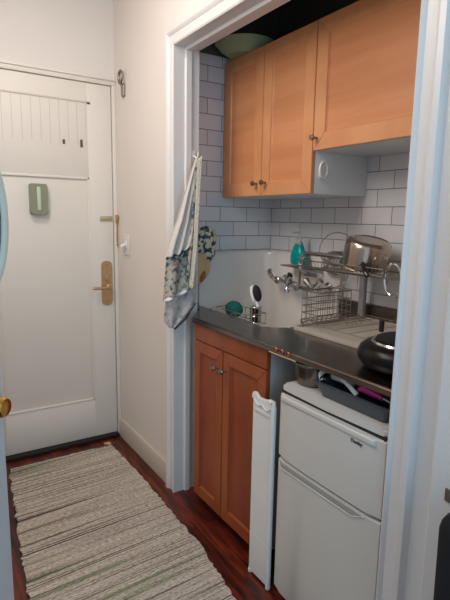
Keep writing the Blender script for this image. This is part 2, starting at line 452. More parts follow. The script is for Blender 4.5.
# chain latch on the frame side
t = empty('door_chain', (-.012, YD-.01, 1.25), 'thin brass door chain hanging on the frame beside the entry door', 'door chain')
b = new(); box(b, -.017, -.004, YD-.026, YD-.0061, 1.375, 1.42, .002); lathe(b, [(.007, 0), (.007, .012), (.003, .016)], (-.011, YD-.024, 1.404), 'z', 12)
obj('mount', b, M['gold'], t)
b = new()
for i in range(13):
    z = 1.382 - i*.0105; tube(b, circle_pts((-.011, YD-.020, z), .0035 if i % 2 else .0018, 'y', 10, .007), .0015, 5, True) if i % 2 else tube(b, circle_pts((-.011, YD-.020, z), .0035, 'x', 10, .007), .0015, 5, True)
lathe(b, [(0, 0), (.005, .003), (.005, .012), (0, .015)], (-.011, YD-.020, 1.232), 'z', 10)
obj('chain', b, M['gold'], t)

# switch on the right wall
t = empty('light_switch', (0, 2.758, 1.20), 'white switch plate with toggle on the right hall wall next to the entry door', 'switch')
b = new(); box(b, -.007, 0, 2.715, 2.80, 1.185, 1.31, .003); obj('plate', b, M['plaster'], t)
b = new(); box(b, -.012, -.006, 2.745, 2.770, 1.225, 1.27, .002); tube(b, [(-.008, 2.757, 1.252), (-.03, 2.757, 1.24)], .0075, 10, radii=[.008, .011]); lathe(b, [(0, -.011), (.008, -.008), (.011, 0), (.008, .008), (0, .011)], (-.033, 2.757, 1.238), 'z', 12)
obj('toggle', b, M['white_pl'], t)
# old hook high up
t = empty('wall_hook', (0, 2.765, 2.08), 'small tarnished metal ring bracket high on the right hall wall by the door', 'hook')
b = new(); prism(b, rrect(2.744, 2.786, 2.075, 2.145, .01), 'x', -.012, 0); obj('back_plate', b, M['wire'], t, bevel=.002)
b = new(); tube(b, circle_pts((-.022, 2.765, 2.178), .024, 'x', 24, .034), .007, 8, True); tube(b, [(-.006, 2.765, 2.12), (-.022, 2.765, 2.148)], .007); obj('ring', b, M['knob'], t)

# ------------------------------------------------------------------ open door at left with knob
Edge = Vector((-.910, 1.302, 0)); ang = radians(43); dv = Vector((sin(ang), cos(ang), 0)); nv = Vector((cos(ang), -sin(ang), 0))
DM = Matrix(((dv.x, nv.x, 0, Edge.x), (dv.y, nv.y, 0, Edge.y), (0, 0, 1, 0), (0, 0, 0, 1)))   # local: x along door (edge at 0), y out of face
def xf(bm, start=0):
    bm.verts.ensure_lookup_table()
    for v in bm.verts[start:]: v.co = DM @ v.co
    return bm
d2 = bpy.data.objects.new('door_2', None); COL.objects.link(d2); d2.location = DM @ Vector((-.38, -.02, 0)); ORG[d2] = Vector(d2.location); d2['kind'] = 'structure'
b = new(); box(b, -.76, 0, -.040, 0, .012, 2.05, .003); xf(b); obj('door_leaf', b, M['door2'], d2)
b = new()
for z0, z1 in ((.28, .86), (1.06, 1.9)):
    for q in ((-.64, -.62, z0, z1), (-.14, -.12, z0, z1), (-.64, -.12, z0, z0+.02), (-.64, -.12, z1-.02, z1)): box(b, q[0], q[1], -.001, .006, q[2], q[3], .002)
xf(b); obj('panel_moulding', b, M['door2'], d2)
b = new(); lathe(b, [(.028, 0), (.028, .004), (.011, .008), (.009, .026), (.016, .032), (.024, .040), (.026, .048), (.021, .057), (0, .060)], (-.068, 0, .957), 'y', 28)
xf(b); obj('knob', b, M['gold'], d2, label='round polished brass knob')

# oval mirror hanging on the open door
mc = DM @ Vector((-.095, .0, 1.20))
t = empty('oval_mirror', mc, 'oval mirror with pale mint frame at the left picture edge hanging on the open door', 'mirror')
b = new()
def oval(cx, cz, a, bb, n=48): return [(cx+a*cos(2*pi*i/n), cz+bb*sin(2*pi*i/n)) for i in range(n)]
MCX, MCZ, MA, MB = -.100, 1.404, .118, .195
rings = []
for w, h in ((0, .002), (-.002, .022), (.003, .034), (.014, .042), (.028, .045), (.038, .043), (.042, .034)):
    rings.append([b.verts.new((MCX+(MA-w)*cos(2*pi*i/48), h, MCZ+(MB-w)*sin(2*pi*i/48))) for i in range(48)])
for r0, r1 in zip(rings, rings[1:]):
    for i in range(48): b.faces.new((r0[i], r0[(i+1) % 48], r1[(i+1) % 48], r1[i]))
b.faces.new(rings[0]); xf(b); obj('frame', b, M['mint'], t)
b = new(); rings = []
for fr, h in ((1, .030), (1, .038), (.93, .044), (.7, .048), (.35, .050)):
    rings.append([b.verts.new((MCX+(MA-.040)*fr*cos(2*pi*i/48), h, MCZ+(MB-.040)*fr*sin(2*pi*i/48))) for i in range(48)])
for r0, r1 in zip(rings, rings[1:]):
    for i in range(48): b.faces.new((r0[i], r0[(i+1) % 48], r1[(i+1) % 48], r1[i]))
b.faces.new(rings[0]); b.faces.new(rings[-1]); xf(b); obj('glass', b, M['mirror'], t, label='dark bulging glossy oval')
# dark patterned cloth below it
t = empty('hanging_pouch', DM @ Vector((-.05, .02, 1.0)), 'dark red and black patterned pouch hanging below the oval mirror on the open door', 'pouch')
b = new(); box(b, -.125, -.040, .002, .026, 1.165, 1.228, .010, 3); xf(b); obj('pouch_body', b, M['clothpatch'], t)
b = new(); box(b, -.115, -.032, .003, .030, 1.150, 1.176, .010, 3); xf(b); obj('pouch_base', b, M['black_soft'], t)
b = new(); tube(b, [(-.07, .006, 1.222), (-.07, .004, 1.232)], .003); xf(b); obj('loop', b, M['black_soft'], t)

# ------------------------------------------------------------------ rug
b = new(); nx, ny = 24, 110; random.seed(5); grid = []
for j in range(ny+1):
    v = j/ny; y = 2.772 - v*2.0
    xr = -.103 - .004*v - (.048 if y < 1.75 else 0)*min(1, (1.75-y)/.42)*1.0 if y < 1.75 else -.117 + .012*min(1, (2.772-y)/.4) - .010*max(0, (2.25-y)/.5)
    xl = -.705 - .10*min(1, v*2.0) + .0015*sin(j*.9)
    jl = random.uniform(-.007, .007); jr = random.uniform(-.006, .006); row = []
    for i in range(nx+1):
        u = i/nx; x = (xl+jl)*(1-u) + (xr+jr)*u
        if j == 0: yy = y + random.uniform(-.004, .004)
        else: yy = y + .004*sin(u*5+j*.3)
        z = .011 + .002*sin(j*2.1+u*3) + random.uniform(-.0012, .0012)
        row.append((x, yy, z))
    grid.append(row)
top = [[b.verts.new(p) for p in r] for r in grid]; bot = [[b.verts.new((p[0], p[1], .0015)) for p in r] for r in grid]
for j in range(ny):
    for i in range(nx):
        b.faces.new((top[j][i], top[j][i+1], top[j+1][i+1], top[j+1][i])); b.faces.new((bot[j][i], bot[j+1][i], bot[j+1][i+1], bot[j][i+1]))
for j in range(ny):
    b.faces.new((top[j][0], top[j+1][0], bot[j+1][0], bot[j][0])); b.faces.new((top[j][nx], bot[j][nx], bot[j+1][nx], top[j+1][nx]))
for i in range(nx):
    b.faces.new((top[0][i], bot[0][i], bot[0][i+1], top[0][i+1])); b.faces.new((top[ny][i], top[ny][i+1], bot[ny][i+1], bot[ny][i]))
t = empty('woven_rug', (-.45, 1.77, 0), 'long handwoven cream and grey striped rag rug on the dark red wood floor', 'rug')
obj('weave', b, M['rug'], t, angle=60)
b = new()
for k in range(5):
    a = k*.5; tube(b, smooth_path([(-.125, 2.765, .012), (-.128-.006*k, 2.79, .022), (-.118-.008*k, 2.802+.002*k, .014), (-.112-.010*k, 2.79, .008)]), .0035, 6)
obj('tassel', b, M['mitt_tan'], t)

# ------------------------------------------------------------------ base cabinet
XK = .024; yl, yr = 1.977, 1.416
t = empty('base_cabinet', (.3, 1.69, 0), 'red brown two door base cabinet under the sink counter', 'cabinet')
b = new(); box(b, XK+.021, .60, yr, yr+.018, .07, .930); box(b, XK+.021, .60, yl-.018, yl, .07, .72); box(b, XK+.021, .15, yl-.018, yl, .72, .930); box(b, XK+.021, .60, yr+.018, yl-.018, .07, .088); box(b, .588, .60, yr+.018, yl-.018, .088, .72)
obj('body', b, M['grey_side'], t, smooth=False, label='pale grey side panels')
b = new(); box(b, XK+.06, .58, yr+.004, yl-.004, 0, .07); obj('plinth', b, M['kick'], t, smooth=False)
b = new(); box(b, XK, XK+.02, yr, yl, .848, .930, .0015); obj('top_rail', b, M['red_wood'], t)

def shaker(parent, y0, y1, z0, z1, x, fw, mf, mp_, th=.02, dirx=-1, rec=.009, fwb=None):
    """door in a plane of constant x facing -x, mitred frame round a recessed panel"""
    fwb = fwb or fw
    b = new()
    A = [(y0, z0), (y1, z0), (y1, z1), (y0, z1)]
    Bp = [(y0+fw, z0+fwb), (y1-fw, z0+fwb), (y1-fw, z1-fwb), (y0+fw, z1-fwb)]
    Cp = [(p[0]+(.005 if p[0] < (y0+y1)/2 else -.005), p[1]+(.005 if p[1] < (z0+z1)/2 else -.005)) for p in Bp]
    for k in range(4):
        l = (k+1) % 4; g = .0006
        poly = [A[k], A[l], Bp[l], Bp[k]]
        v = [b.verts.new((x, p[0], p[1])) for p in poly]; w = [b.verts.new((x+th, p[0], p[1])) for p in poly]
        b.faces.new(v); b.faces.new(w)
        for i in range(4): b.faces.new((v[i], v[(i+1) % 4], w[(i+1) % 4], w[i]))
    bmesh.ops.bevel(b, geom=[e for e in b.edges if all(abs(q.co.x-x) < 1e-6 for q in e.verts)], offset=.0016, segments=2, affect='EDGES')
    d = obj('door', b, mf, parent)
    b = new()
    v = [b.verts.new((x+.004, p[0], p[1])) for p in Bp]; w = [b.verts.new((x+rec, p[0], p[1])) for p in Cp]
    for i in range(4): b.faces.new((v[i], v[(i+1) % 4], w[(i+1) % 4], w[i]))
    b.faces.new(w)
    vb = [b.verts.new((x+th-.002, p[0], p[1])) for p in Bp]; b.faces.new(vb)
    for i in range(4): b.faces.new((v[i], vb[i], vb[(i+1) % 4], v[(i+1) % 4]))
    obj('door_panel', b, mp_, d, smooth=False)
    return d
def knob(parent, x, y, z, r=.014):
    b = new(); lathe(b, [(.0055, 0), (.0045, -.010), (.0045, -.016), (r*.75, -.020), (r, -.026), (r*.85, -.033), (0, -.036)], (x, y, z), 'x', 20)
    obj('knob', b, M['knob'], parent)
dl = shaker(t, 1.727, yl-.001, .062, .843, XK, .052, M['red_wood'], M['red_panel'], rec=.010)
dr = shaker(t, yr+.001, 1.722, .062, .843, XK, .052, M['red_wood'], M['red_panel'], rec=.010)
knob(dl, XK, 1.765, .762); knob(dr, XK, 1.697, .764)

# ------------------------------------------------------------------ worktop
def loops_to_plate(outer, hole, z0, z1):
    b = new()
    def ring(pts, z):
        vs = [b.verts.new((p[0], p[1], z)) for p in pts]
        es = [b.edges.new((vs[i], vs[(i+1) % len(vs)])) for i in range(len(vs))]; return vs, es
    res = []
    for z in (z1, z0):
        vo, eo = ring(outer, z); vh, eh = ring(hole, z)
        bmesh.ops.triangle_fill(b, use_beauty=True, use_dissolve=False, edges=eo+eh); res.append((vo, vh))
    for k in (0, 1):
        A, Bv = res[0][k], res[1][k]; n = len(A)
        for i in range(n): b.faces.new((A[i], A[(i+1) % n], Bv[(i+1) % n], Bv[i]))
    return b
def arc(cx, cy, r, a0, a1, n=8): return [(cx+r*cos(radians(a0+(a1-a0)*k/n)), cy+r*sin(radians(a0+(a1-a0)*k/n))) for k in range(n+1)]
outer = [(-.002, .775), (.700, .775), (.700, YL-.008), (.135, YL-.008), (.118, 2.10), (.10, 2.088), (-.002, 1.957)]
hole = arc(.255, 1.655, .085, 180, 270) + arc(.61, 1.655, .085, 270, 360) + [(.695, 2.283)] + [(.20, 2.283), (.186, 2.25)] + [(.186, 1.95), (.178, 1.80)]
t = empty('worktop', (.35, 1.5, .935), 'stainless steel counter with dull worn surface along the back alcove above cabinet and fridge', 'worktop')
b = loops_to_plate(outer, hole, .936, ZC)
bmesh.ops.bevel(b, geom=[e for e in b.edges if len(e.link_faces) == 2 and e.calc_face_angle(0) > 1 and all(v.co.z > .95 and v.co.x < .3 for v in e.verts)], offset=.006, segments=3, affect='EDGES')
wt = obj('counter_top', b, M['steel'], t, angle=50)
b = new(); box(b, .683, .700, .775, 1.70, ZC, 1.03, .005, 3); box(b, .683, .714, .775, 1.70, 1.022, 1.03, .002)
obj('backsplash_lip', b, M['steel'], t)
b = new()   # peeling stickers at the edge
for y in (1.335, 1.30, 1.265): tube(b, circle_pts((-.004, y, .950), .010, 'x', 16, .007), .0015, 5, True)
obj('edge_rings', b, M['copper'], t)
b = new(); prism(b, [(-.004, 1.37), (.012, 1.37), (.012, 1.24), (-.004, 1.22)], 'z', .933, .9365); obj('edge_tape', b, M['mitt_tan'], t)

# ------------------------------------------------------------------ enamel sink with high corner splash
t = empty('corner_sink', (.45, 1.95, .74), 'white enamel sink with tall one piece corner splashback below the tiles', 'sink')
b = new()
# inner path of splash: side wall then rounded corner then back wall
r = .07
path = [(.215, YL-.032)] + [(.40, YL-.032)] + [(p[0], p[1]) for p in arc(XB-.036-r, YL-.032-r, r, 90, 0, 8)] + [(XB-.036, 2.0), (XB-.036, 1.70)]
outp = [(.215, YL-.001), (.40, YL-.001)] + [(XB-.0015 if k > 4 else XB-.036-r + (r+.034)*k/5, YL-.001 if k < 5 else YL-.001-(r+.03)*(k-4)/5) for k in range(9)] + [(XB-.0015, 2.0), (XB-.0015, 1.70)]
zs = [.78, 1.205, 1.222, 1.230, 1.232]; ins = [0, 0, .003, .010, .018]
cols = []
for (px, py), (ox, oy) in zip(path, outp):
    dx, dy = ox-px, oy-py; L = math.hypot(dx, dy) or 1
    cols.append([b.verts.new((px+dx/L*i_, py+dy/L*i_, z)) for z, i_ in zip(zs, ins)] + [b.verts.new((ox, oy, 1.230)), b.verts.new((ox, oy, .78))])
for c0, c1 in zip(cols, cols[1:]):
    n = len(c0)
    for i in range(n): b.faces.new((c0[i], c1[i], c1[(i+1) % n], c0[(i+1) % n]))
b.faces.new(cols[0]); b.faces.new(cols[-1])
obj('splashback', b, M['enamel'], t, angle=50)
b = new()
def inset(hole_, f, z): 
    cx, cy = .44, 1.93
    return [b.verts.new((cx+(x-cx)*f, cy+(y-cy)*f, z)) for x, y in hole_]
hole2 = [(min(x, .684), min(y, 2.276)) for x, y in hole]
prev = inset(hole2, 1.0, .934)
for f, z in ((1.0, .80), (.97, .775), (.90, .763), (.70, .755), (.2, .750)):
    cur = inset(hole2, f, z)
    for i in range(len(cur)): b.faces.new((prev[i], prev[(i+1) % len(cur)], cur[(i+1) % len(cur)], cur[i]))
    prev = cur
b.faces.new(prev)
bs = obj('basin', b, M['enamel'], t, angle=50)
b = new(); lathe(b, [(.04, .748), (.04, .753), (.03, .754), (.0, .7545)], (.44, 1.93, 0)); obj('drain', b, M['chrome'], bs)

# ------------------------------------------------------------------ faucet
t = empty('bridge_faucet', (.60, 1.97, 1.07), 'chrome wall mounted bridge faucet with two lever handles on the enamel splashback', 'faucet')
b = new()
tube(b, smooth_path([(.625, 2.135, 1.088), (.615, 2.08, 1.082), (.605, 1.98, 1.070), (.608, 1.88, 1.072), (.620, 1.805, 1.082)]), .012, 12, radii=None)
for y, z in ((2.13, 1.088), (1.82, 1.082)): lathe(b, [(.030, .06), (.030, .052), (.016, .044), (.014, 0), (.017, -.012)], (.617, y, z), 'x', 20)
lathe(b, [(.0, -.022), (.016, -.018), (.022, 0), (.018, .016), (.0, .022)], (.604, 1.975, 1.072), 'z', 20)
obj('bridge', b, M['chrome'], t)
b = new(); tube(b, smooth_path([(.600, 1.97, 1.080), (.575, 1.96, 1.094), (.53, 1.94, 1.098), (.50, 1.925, 1.090), (.487, 1.918, 1.072)]), .011, 12); lathe(b, [(.013, 0), (.014, -.012), (.010, -.013)], (.487, 1.918, 1.074)); obj('spout', b, M['chrome'], t)
def lever(y, z, pts):
    b = new(); lathe(b, [(.010, 0), (.020, -.006), (.021, -.022), (.012, -.030), (0, -.032)], (.612, y, z), 'x', 20)
    for pp in pts: tube(b, smooth_path(pp, 4), .0, 10, radii=[.010+.007*abs(sin(k/ max(1, (len(smooth_path(pp, 4))-1))*pi*.5)) for k in range(len(smooth_path(pp, 4)))])
    obj('handle', b, M['chrome'], t)
lever(2.13, 1.092, [[(.585, 2.130, 1.09), (.580, 2.150, 1.105), (.578, 2.168, 1.125), (.582, 2.180, 1.140)]])
lever(2.035, 1.090, [[(.585, 2.035, 1.09), (.575, 2.020, 1.115), (.575, 2.000, 1.135)], [(.585, 2.035, 1.09), (.580, 2.060, 1.120)]])
lever(1.835, 1.085, [[(.585, 1.835, 1.085), (.578, 1.860, 1.105), (.575, 1.880, 1.122)], [(.585, 1.835, 1.085), (.580, 1.800, 1.110), (.585, 1.780, 1.128)]])
b = new(); prism(b, [(2.085, 1.176), (1.86, 1.172), (1.86, 1.178), (2.085, 1.182)], 'x', .575, .675)
bmesh.ops.bevel(b, geom=b.edges[:], offset=.002, segments=1, affect='EDGES')
tube(b, [(.625, 1.985, 1.075), (.630, 1.985, 1.176)], .006); obj('soap_shelf', b, M['knob'], t)

t.location.y -= .05; t.location.z -= .008
# soap bottle

t = empty('soap_bottle', (.622, 1.945, 1.180), 'clear pump bottle of teal dish soap on the small shelf over the faucet', 'bottle')
b = new(); lathe(b, [(0, 0), (.044, 0), (.052, .010), (.053, .035), (.048, .060), (.036, .088), (.026, .104), (0, .105)], (.622, 1.945, 1.181), sx=.62); obj('liquid', b, M['teal'], t, label='bright teal liquid')
b = new(); lathe(b, [(.026, .104), (.020, .115), (.014, .122), (.014, .130), (0, .131)], (.622, 1.945, 1.181), sx=.7); obj('bottle_neck', b, M['clear'], t)
b = new(); lathe(b, [(.014, .130), (.014, .146), (.005, .148), (.005, .160), (.008, .161), (.008, .170), (0, .171)], (.622, 1.945, 1.181)); tube(b, [(.622, 1.945, 1.345), (.590, 1.965, 1.343), (.585, 1.968, 1.336)], .005); obj('pump', b, M['clear'], t)

# ------------------------------------------------------------------ things in the sink: caddy, scrubber, brush
t = empty('sink_caddy', (.33, 1.95, .90), 'small wire sink caddy hooked inside the front of the white sink', 'caddy')
b = new(); 
for z in (.905, .958): tube(b, [(.24, 2.13, z), (.36, 2.13, z), (.36, 1.865, z), (.24, 1.865, z)], .0025, 6, True)
for y in [2.13-.088*k for k in range(4)]: tube(b, [(.36, y, .958), (.36, y, .905), (.24, y, .905), (.24, y, .958)], .0018, 5)
for y in (2.08, 1.90): tube(b, [(.24, y, .958), (.205, y, .966), (.182, y, .966), (.170, y, .960)], .0025, 6)
obj('wire_frame', b, M['chrome'], t)
b = new(); bmesh.ops.create_icosphere(b, subdivisions=4, radius=1)
for v in b.verts:
    k = 1+.06*sin(v.co.x*17+v.co.y*13)*sin(v.co.z*19); v.co = Vector((.305+.040*v.co.x*k, 2.065+.056*v.co.y*k, .950+.042*v.co.z*k))
obj('scrubber', b, M['scrub'], label='round teal scrubbing sponge lying in the sink caddy left of the brush', cat='sponge')
t = empty('dish_brush', (.315, 1.90, .91), 'white dish brush with dark bristles standing upright in the sink caddy', 'brush')
Rm = Matrix.Translation((.318, 1.898, 1.05)) @ Matrix.Rotation(radians(-22), 4, 'X') @ Matrix.Rotation(radians(20), 4, 'Z')
def ell(bm, c, r, mtx, sub=3):
    s = len(bm.verts); bmesh.ops.create_icosphere(bm, subdivisions=sub, radius=1); bm.verts.ensure_lookup_table()
    for v in bm.verts[s:]: v.co = mtx @ Vector((c[0]+r[0]*v.co.x, c[1]+r[1]*v.co.y, c[2]+r[2]*v.co.z))
b = new(); ell(b, (0, .010, 0), (.026, .014, .050), Rm); tube(b, [Rm @ Vector((0, .008, -.03)), Rm @ Vector((0, 0, -.06)), (.318, 1.895, .975)], .009, 8); obj('brush_head', b, M['white_pl'], t)
b = new(); ell(b, (-.002, -.010, .002), (.024, .020, .042), Rm); obj('bristles', b, M['bristle'], t, label='dark purple bristles')
b = new(); lathe(b, [(0, .908), (.014, .910), (.017, .93), (.014, .965), (.016, .985), (.009, .990)], (.318, 1.895, 0)); obj('handle', b, M['black'], t, label='black handle')
t2 = empty('brush_cup', (.318, 1.895, .908), 'small open wire cup around the black dish brush handle in the sink', 'cup')
b = new()
for z in (.913, .945, .988): tube(b, circle_pts((.318, 1.895, z), .026, 'z', 20), .0022, 6, True)
for k in range(8):
    a = 2*pi*k/8; tube(b, [(.318+.026*cos(a), 1.895+.026*sin(a), .911), (.318+.026*cos(a), 1.895+.026*sin(a), .988)], .0018, 5)
obj('wire_cup', b, M['chrome'], t2)

# ------------------------------------------------------------------ drain tray and two tier rack
t = empty('drain_tray', (.46, 1.34, ZC), 'off white plastic drain tray on the steel counter under the dish rack', 'tray')
b = new(); prism(b, rrect(.245, .680, 1.09, 1.545, .03), 'z', ZC+.001, ZC+.006); obj('tray_base', b, M['tray'], t)
b = new(); P0 = rrect(.245, .680, 1.09, 1.545, .03); P1 = rrect(.257, .668, 1.102, 1.533, .022)
for za, zb, A, Bq in ((ZC+.005, ZC+.016, P0, P0), (ZC+.016, ZC+.016, P0, P1), (ZC+.016, ZC+.006, P1, P1)):
    va = [b.verts.new((p[0], p[1], za)) for p in A]; vb = [b.verts.new((p[0], p[1], zb)) for p in Bq]
    for i in range(len(va)): b.faces.new((va[i], va[(i+1) % len(va)], vb[(i+1) % len(va)], vb[i]))
bmesh.ops.remove_doubles(b, verts=b.verts[:], dist=1e-5); obj('rim', b, M['tray'], t)
b = new(); n_ = 0


t = empty('dish_rack', (.53, 1.50, ZC), 'two tier chrome wire dish rack with scrolled ends over the drain tray', 'rack')
b = new()
for y in (1.53, 1.16):   # posts at the back, flat bars
    b = new(); box(b, .644, .668, y-.015, y+.015, ZC+.018, 1.21, .004); obj('post', b, M['post'], t)
def shelf_end(x):
    b = new()
    L = [(x, 1.50, 1.252), (x, 1.60, 1.254), (x, 1.700, 1.254), (x, 1.755, 1.248), (x, 1.790, 1.215), (x, 1.784, 1.180), (x, 1.745, 1.158), (x, 1.68, 1.154)]
    tube(b, smooth_path(L, 6), .0105, 10)
    obj('scroll_rail', b, M['chrome'], t)
shelf_end(.50); shelf_end(.66)
b = new()
for x in (.50, .66):
    b = new(); tube(b, circle_pts((x, 1.245, 1.184), .040, 'x', 28, .062), .0065, 10, True); obj('end_loop', b, M['chrome'], t)
b = new()
for x in (.46, .66): tube(b, [(x, 1.76, 1.197), (x, 1.26, 1.197)], .004, 8)
for k in range(25):
    y = 1.75-k*.0205; tube(b, smooth_path([(.46, y, 1.224), (.475, y, 1.189), (.56, y, 1.182), (.65, y, 1.189), (.66, y, 1.224)], 3), .0016, 5)
for z, x in ((1.225, .46), (1.225, .66)): tube(b, [(x, 1.76, z), (x, 1.26, z)], .003, 6)
for x in (.52, .60): tube(b, [(x, 1.75, 1.181), (x, 1.26, 1.181)], .002, 6)
obj('upper_shelf', b, M['wire'], t)
b = new()
tube(b, [(.30, 1.53, .985), (.66, 1.53, .985), (.66, 1.13, .985), (.30, 1.13, .985)], .0022, 6, True)
for k in range(4): tube(b, [(.30, 1.42-k*.075, .987), (.66, 1.42-k*.075, .987)], .0014, 5)
for k in range(4): tube(b, smooth_path([(.42+.05*k, 1.40, .987), (.40+.026*k, 1.385, 1.015), (.40+.026*k, 1.370, .987)], 4), .0014, 5)
for x, y in ((.30, 1.53), (.30, 1.13), (.66, 1.53), (.66, 1.13)): tube(b, [(x, y, .985), (x, y, ZC+.007)], .004, 6)
obj('lower_rack', b, M['wire'], t)
b = new()
bx0, bx1, by0, by1, bz0, bz1 = .31, .50, 1.455, 1.552, .992, 1.115
for z in (bz0, bz0+.03, bz0+.06, bz0+.09, bz1):
    tube(b, [(bx0, by1, z), (bx1, by1, z), (bx1, by0, z), (bx0, by0, z)], .002 if z < bz1 else .003, 5, True)
for k in range(8):
    x = bx0+(bx1-bx0)*k/7; tube(b, [(x, by1, bz1), (x, by1, bz0), (x, by0, bz0), (x, by0, bz1)], .0016, 5)
for k in range(1, 4):
    y = by0+(by1-by0)*k/4; tube(b, [(bx0, y, bz1), (bx0, y, bz0), (bx1, y, bz0), (bx1, y, bz1)], .0016, 5)
tube(b, smooth_path([(bx1, by1, bz1), (.535, 1.53, 1.14), (.545, 1.52, 1.19), (.54, 1.52, 1.212)], 4), .003, 6)
tube(b, [(bx0, by1, bz0), (bx0, by1, .958+.012)], .004)
obj('utensil_basket', b, M['wire'], t)

# sieve hoop behind the pot
t = empty('wire_strainer', (.62, 1.63, 1.24), 'thin wire strainer hoop standing on the upper rack left of the pot', 'strainer')
b = new(); Rs = Matrix.Translation((.60, 1.655, 1.278)) @ Matrix.Rotation(radians(28), 4, 'Z') @ Matrix.Rotation(radians(12), 4, 'Y')
tube(b, [Rs @ p for p in circle_pts((0, 0, 0), .082, 'x', 36, .078)], .003, 7, True); obj('hoop', b, M['wire'], t)
b = new()
for k in range(-5, 6):
    s = k*.0145; h = math.sqrt(max(0, .08**2-s*s)); tube(b, [Rs @ p for p in smooth_path([(0, s, -h), (.03, s, -h*.4), (.03, s, -.045), (0.02, s, -.02)][:3], 3)], .0008, 4)
tube(b, smooth_path([Rs @ Vector((-.01, .03, -.02)), Rs @ Vector((-.02, .045, -.04)), Rs @ Vector((-.02, .02, -.062)), Rs @ Vector((-.01, -.03, -.070))], 5), .0045, 7)
obj('mesh_bowl', b, M['wire'], t)

# pot upside down
t = empty('saucepan', (.56, 1.443, 1.215), 'shiny stainless saucepan turned upside down and tilted on the upper rack', 'pot')
Rp = Matrix.Translation((.560, 1.448, 1.216)) @ Matrix.Rotation(radians(14), 4, 'X') @ Matrix.Rotation(radians(-3), 4, 'Y')
b = new(); lathe(b, [(.100, .012), (.108, .000), (.112, .002), (.110, .007), (.104, .010), (.1035, .095), (.099, .110), (.088, .119), (.080, .121), (.076, .118), (0, .118)], (0, 0, 0), seg=48)
for v in b.verts: v.co = Rp @ Vector((v.co.x*.94, v.co.y*.94, v.co.z))
obj('pot_body', b, M['pot'], t)
b = new(); lathe(b, [(.092, .013), (.092, .10), (0, .105)], (0, 0, 0), seg=40)
for v in b.verts: v.co = Rp @ v.co
obj('pot_inside', b, M['steel'], t)
b = new(); tube(b, [Rp @ Vector(p) for p in smooth_path([(-.085, -.060, .040), (-.100, -.085, .034), (-.115, -.110, .024), (-.118, -.128, .016)], 4)], .0085, 10); obj('handle', b, M['black'], t, label='black handle stub')

# small dark upright handle behind the hot plate
t = empty('knife', (.44, 1.20, .98), 'black handled knife standing in the rack behind the hot plate', 'knife')
b = new(); box(b, .432, .446, 1.225, 1.243, .986, 1.035, .004, 3); obj('handle', b, M['black'], t)
b = new(); box(b, .438, .440, 1.227, 1.241, .964, .987); obj('blade', b, M['chrome'], t)

# ------------------------------------------------------------------ hot plate
t = empty('hot_plate', (.205, .93, ZC), 'glossy black round single burner hot plate with silver ring at counter right end', 'hot plate')
b = new(); lathe(b, [(.110, .006), (.138, .012), (.152, .030), (.154, .048), (.146, .066), (.126, .080), (.100, .084), (0, .084)], (.205, .935, ZC), seg=48); obj('housing', b, M['black_enamel'], t)
b = new(); lathe(b, [(.100, .082), (.103, .088), (.110, .089), (.114, .084), (.114, .080)], (.205, .935, ZC), seg=48); obj('ring', b, M['chrome'], t, label='silver trim ring')
b = new(); lathe(b, [(.098, .084), (.098, .094), (.090, .098), (.03, .098), (.028, .095), (0, .095)], (.205, .935, ZC), seg=48); obj('burner_disc', b, M['black_soft'], t)
for k in range(4):
    a = pi/4+k*pi/2; b = new(); lathe(b, [(.012, 0), (.012, .010)], (.205+.09*cos(a), .935+.09*sin(a), ZC+.001), seg=12); obj('foot', b, M['black'], t)

# ------------------------------------------------------------------ upper cabinets
XU = .371; z1, z2, zt = 1.522, 1.697, 2.205
t = empty('wall_cabinet', (.54, 1.95, z1), 'tall birch two door wall cabinet in the left alcove corner', 'cabinet', None)
b = new(); box(b, XU+.02, XB-.001, 1.600, YL-.003, z1, zt, .001); obj('body', b, M['white_lam'], t, label='white laminate body')
da = shaker(t, 1.954, YL-.004, z1, zt, XU, .062, M['birch'], M['birch_panel'])
db = shaker(t, 1.600, 1.951, z1, zt, XU, .062, M['birch'], M['birch_panel'])
knob(da, XU, 1.985, z1+.058, .0125); knob(db, XU, 1.915, z1+.060, .0125)
t = empty('wall_cabinet', (.54, 1.22, z2), 'short wide birch wall cabinet mounted right of the two door cabinet', 'cabinet')
b = new(); box(b, XU+.02, XB-.001, .780, 1.597, z2, zt+.001, .001); obj('body', b, M['white_lam'], t)
dc = shaker(t, .782, 1.596, z2, zt+.001, XU, .066, M['birch'], M['birch_panel'])
knob(dc, XU, 1.575, z2+.048, .0125)
# ring hook on the white side
t = empty('adhesive_hook', (.43, 1.60, 1.59), 'white plastic oval ring hook stuck to the white side of the tall wall cabinet', 'hook')
b = new(); prism(b, rrect(.412, .450, 1.583, 1.640, .012), 'y', 1.594, 1.5995); obj('hook_base', b, M['white_pl'], t)
b = new(); tube(b, circle_pts((.431, 1.588, 1.622), .022, 'y', 28, .034), .005, 8, True); obj('ring', b, M['white_pl'], t)

# green bowl on top of the cabinet
t = empty('serving_bowl', (.42, 2.11, zt), 'wide pale green bowl on top of the tall wall cabinet', 'bowl')
b = new(); lathe(b, [(0, 0), (.085, 0), (.092, .006), (.125, .026), (.146, .050), (.152, .054), (.149, .056), (.142, .051), (.120, .030), (.088, .009), (0, .008)], (.395, 2.147, zt+.0025), seg=48); obj('bowl_body', b, M['bowl'], t)

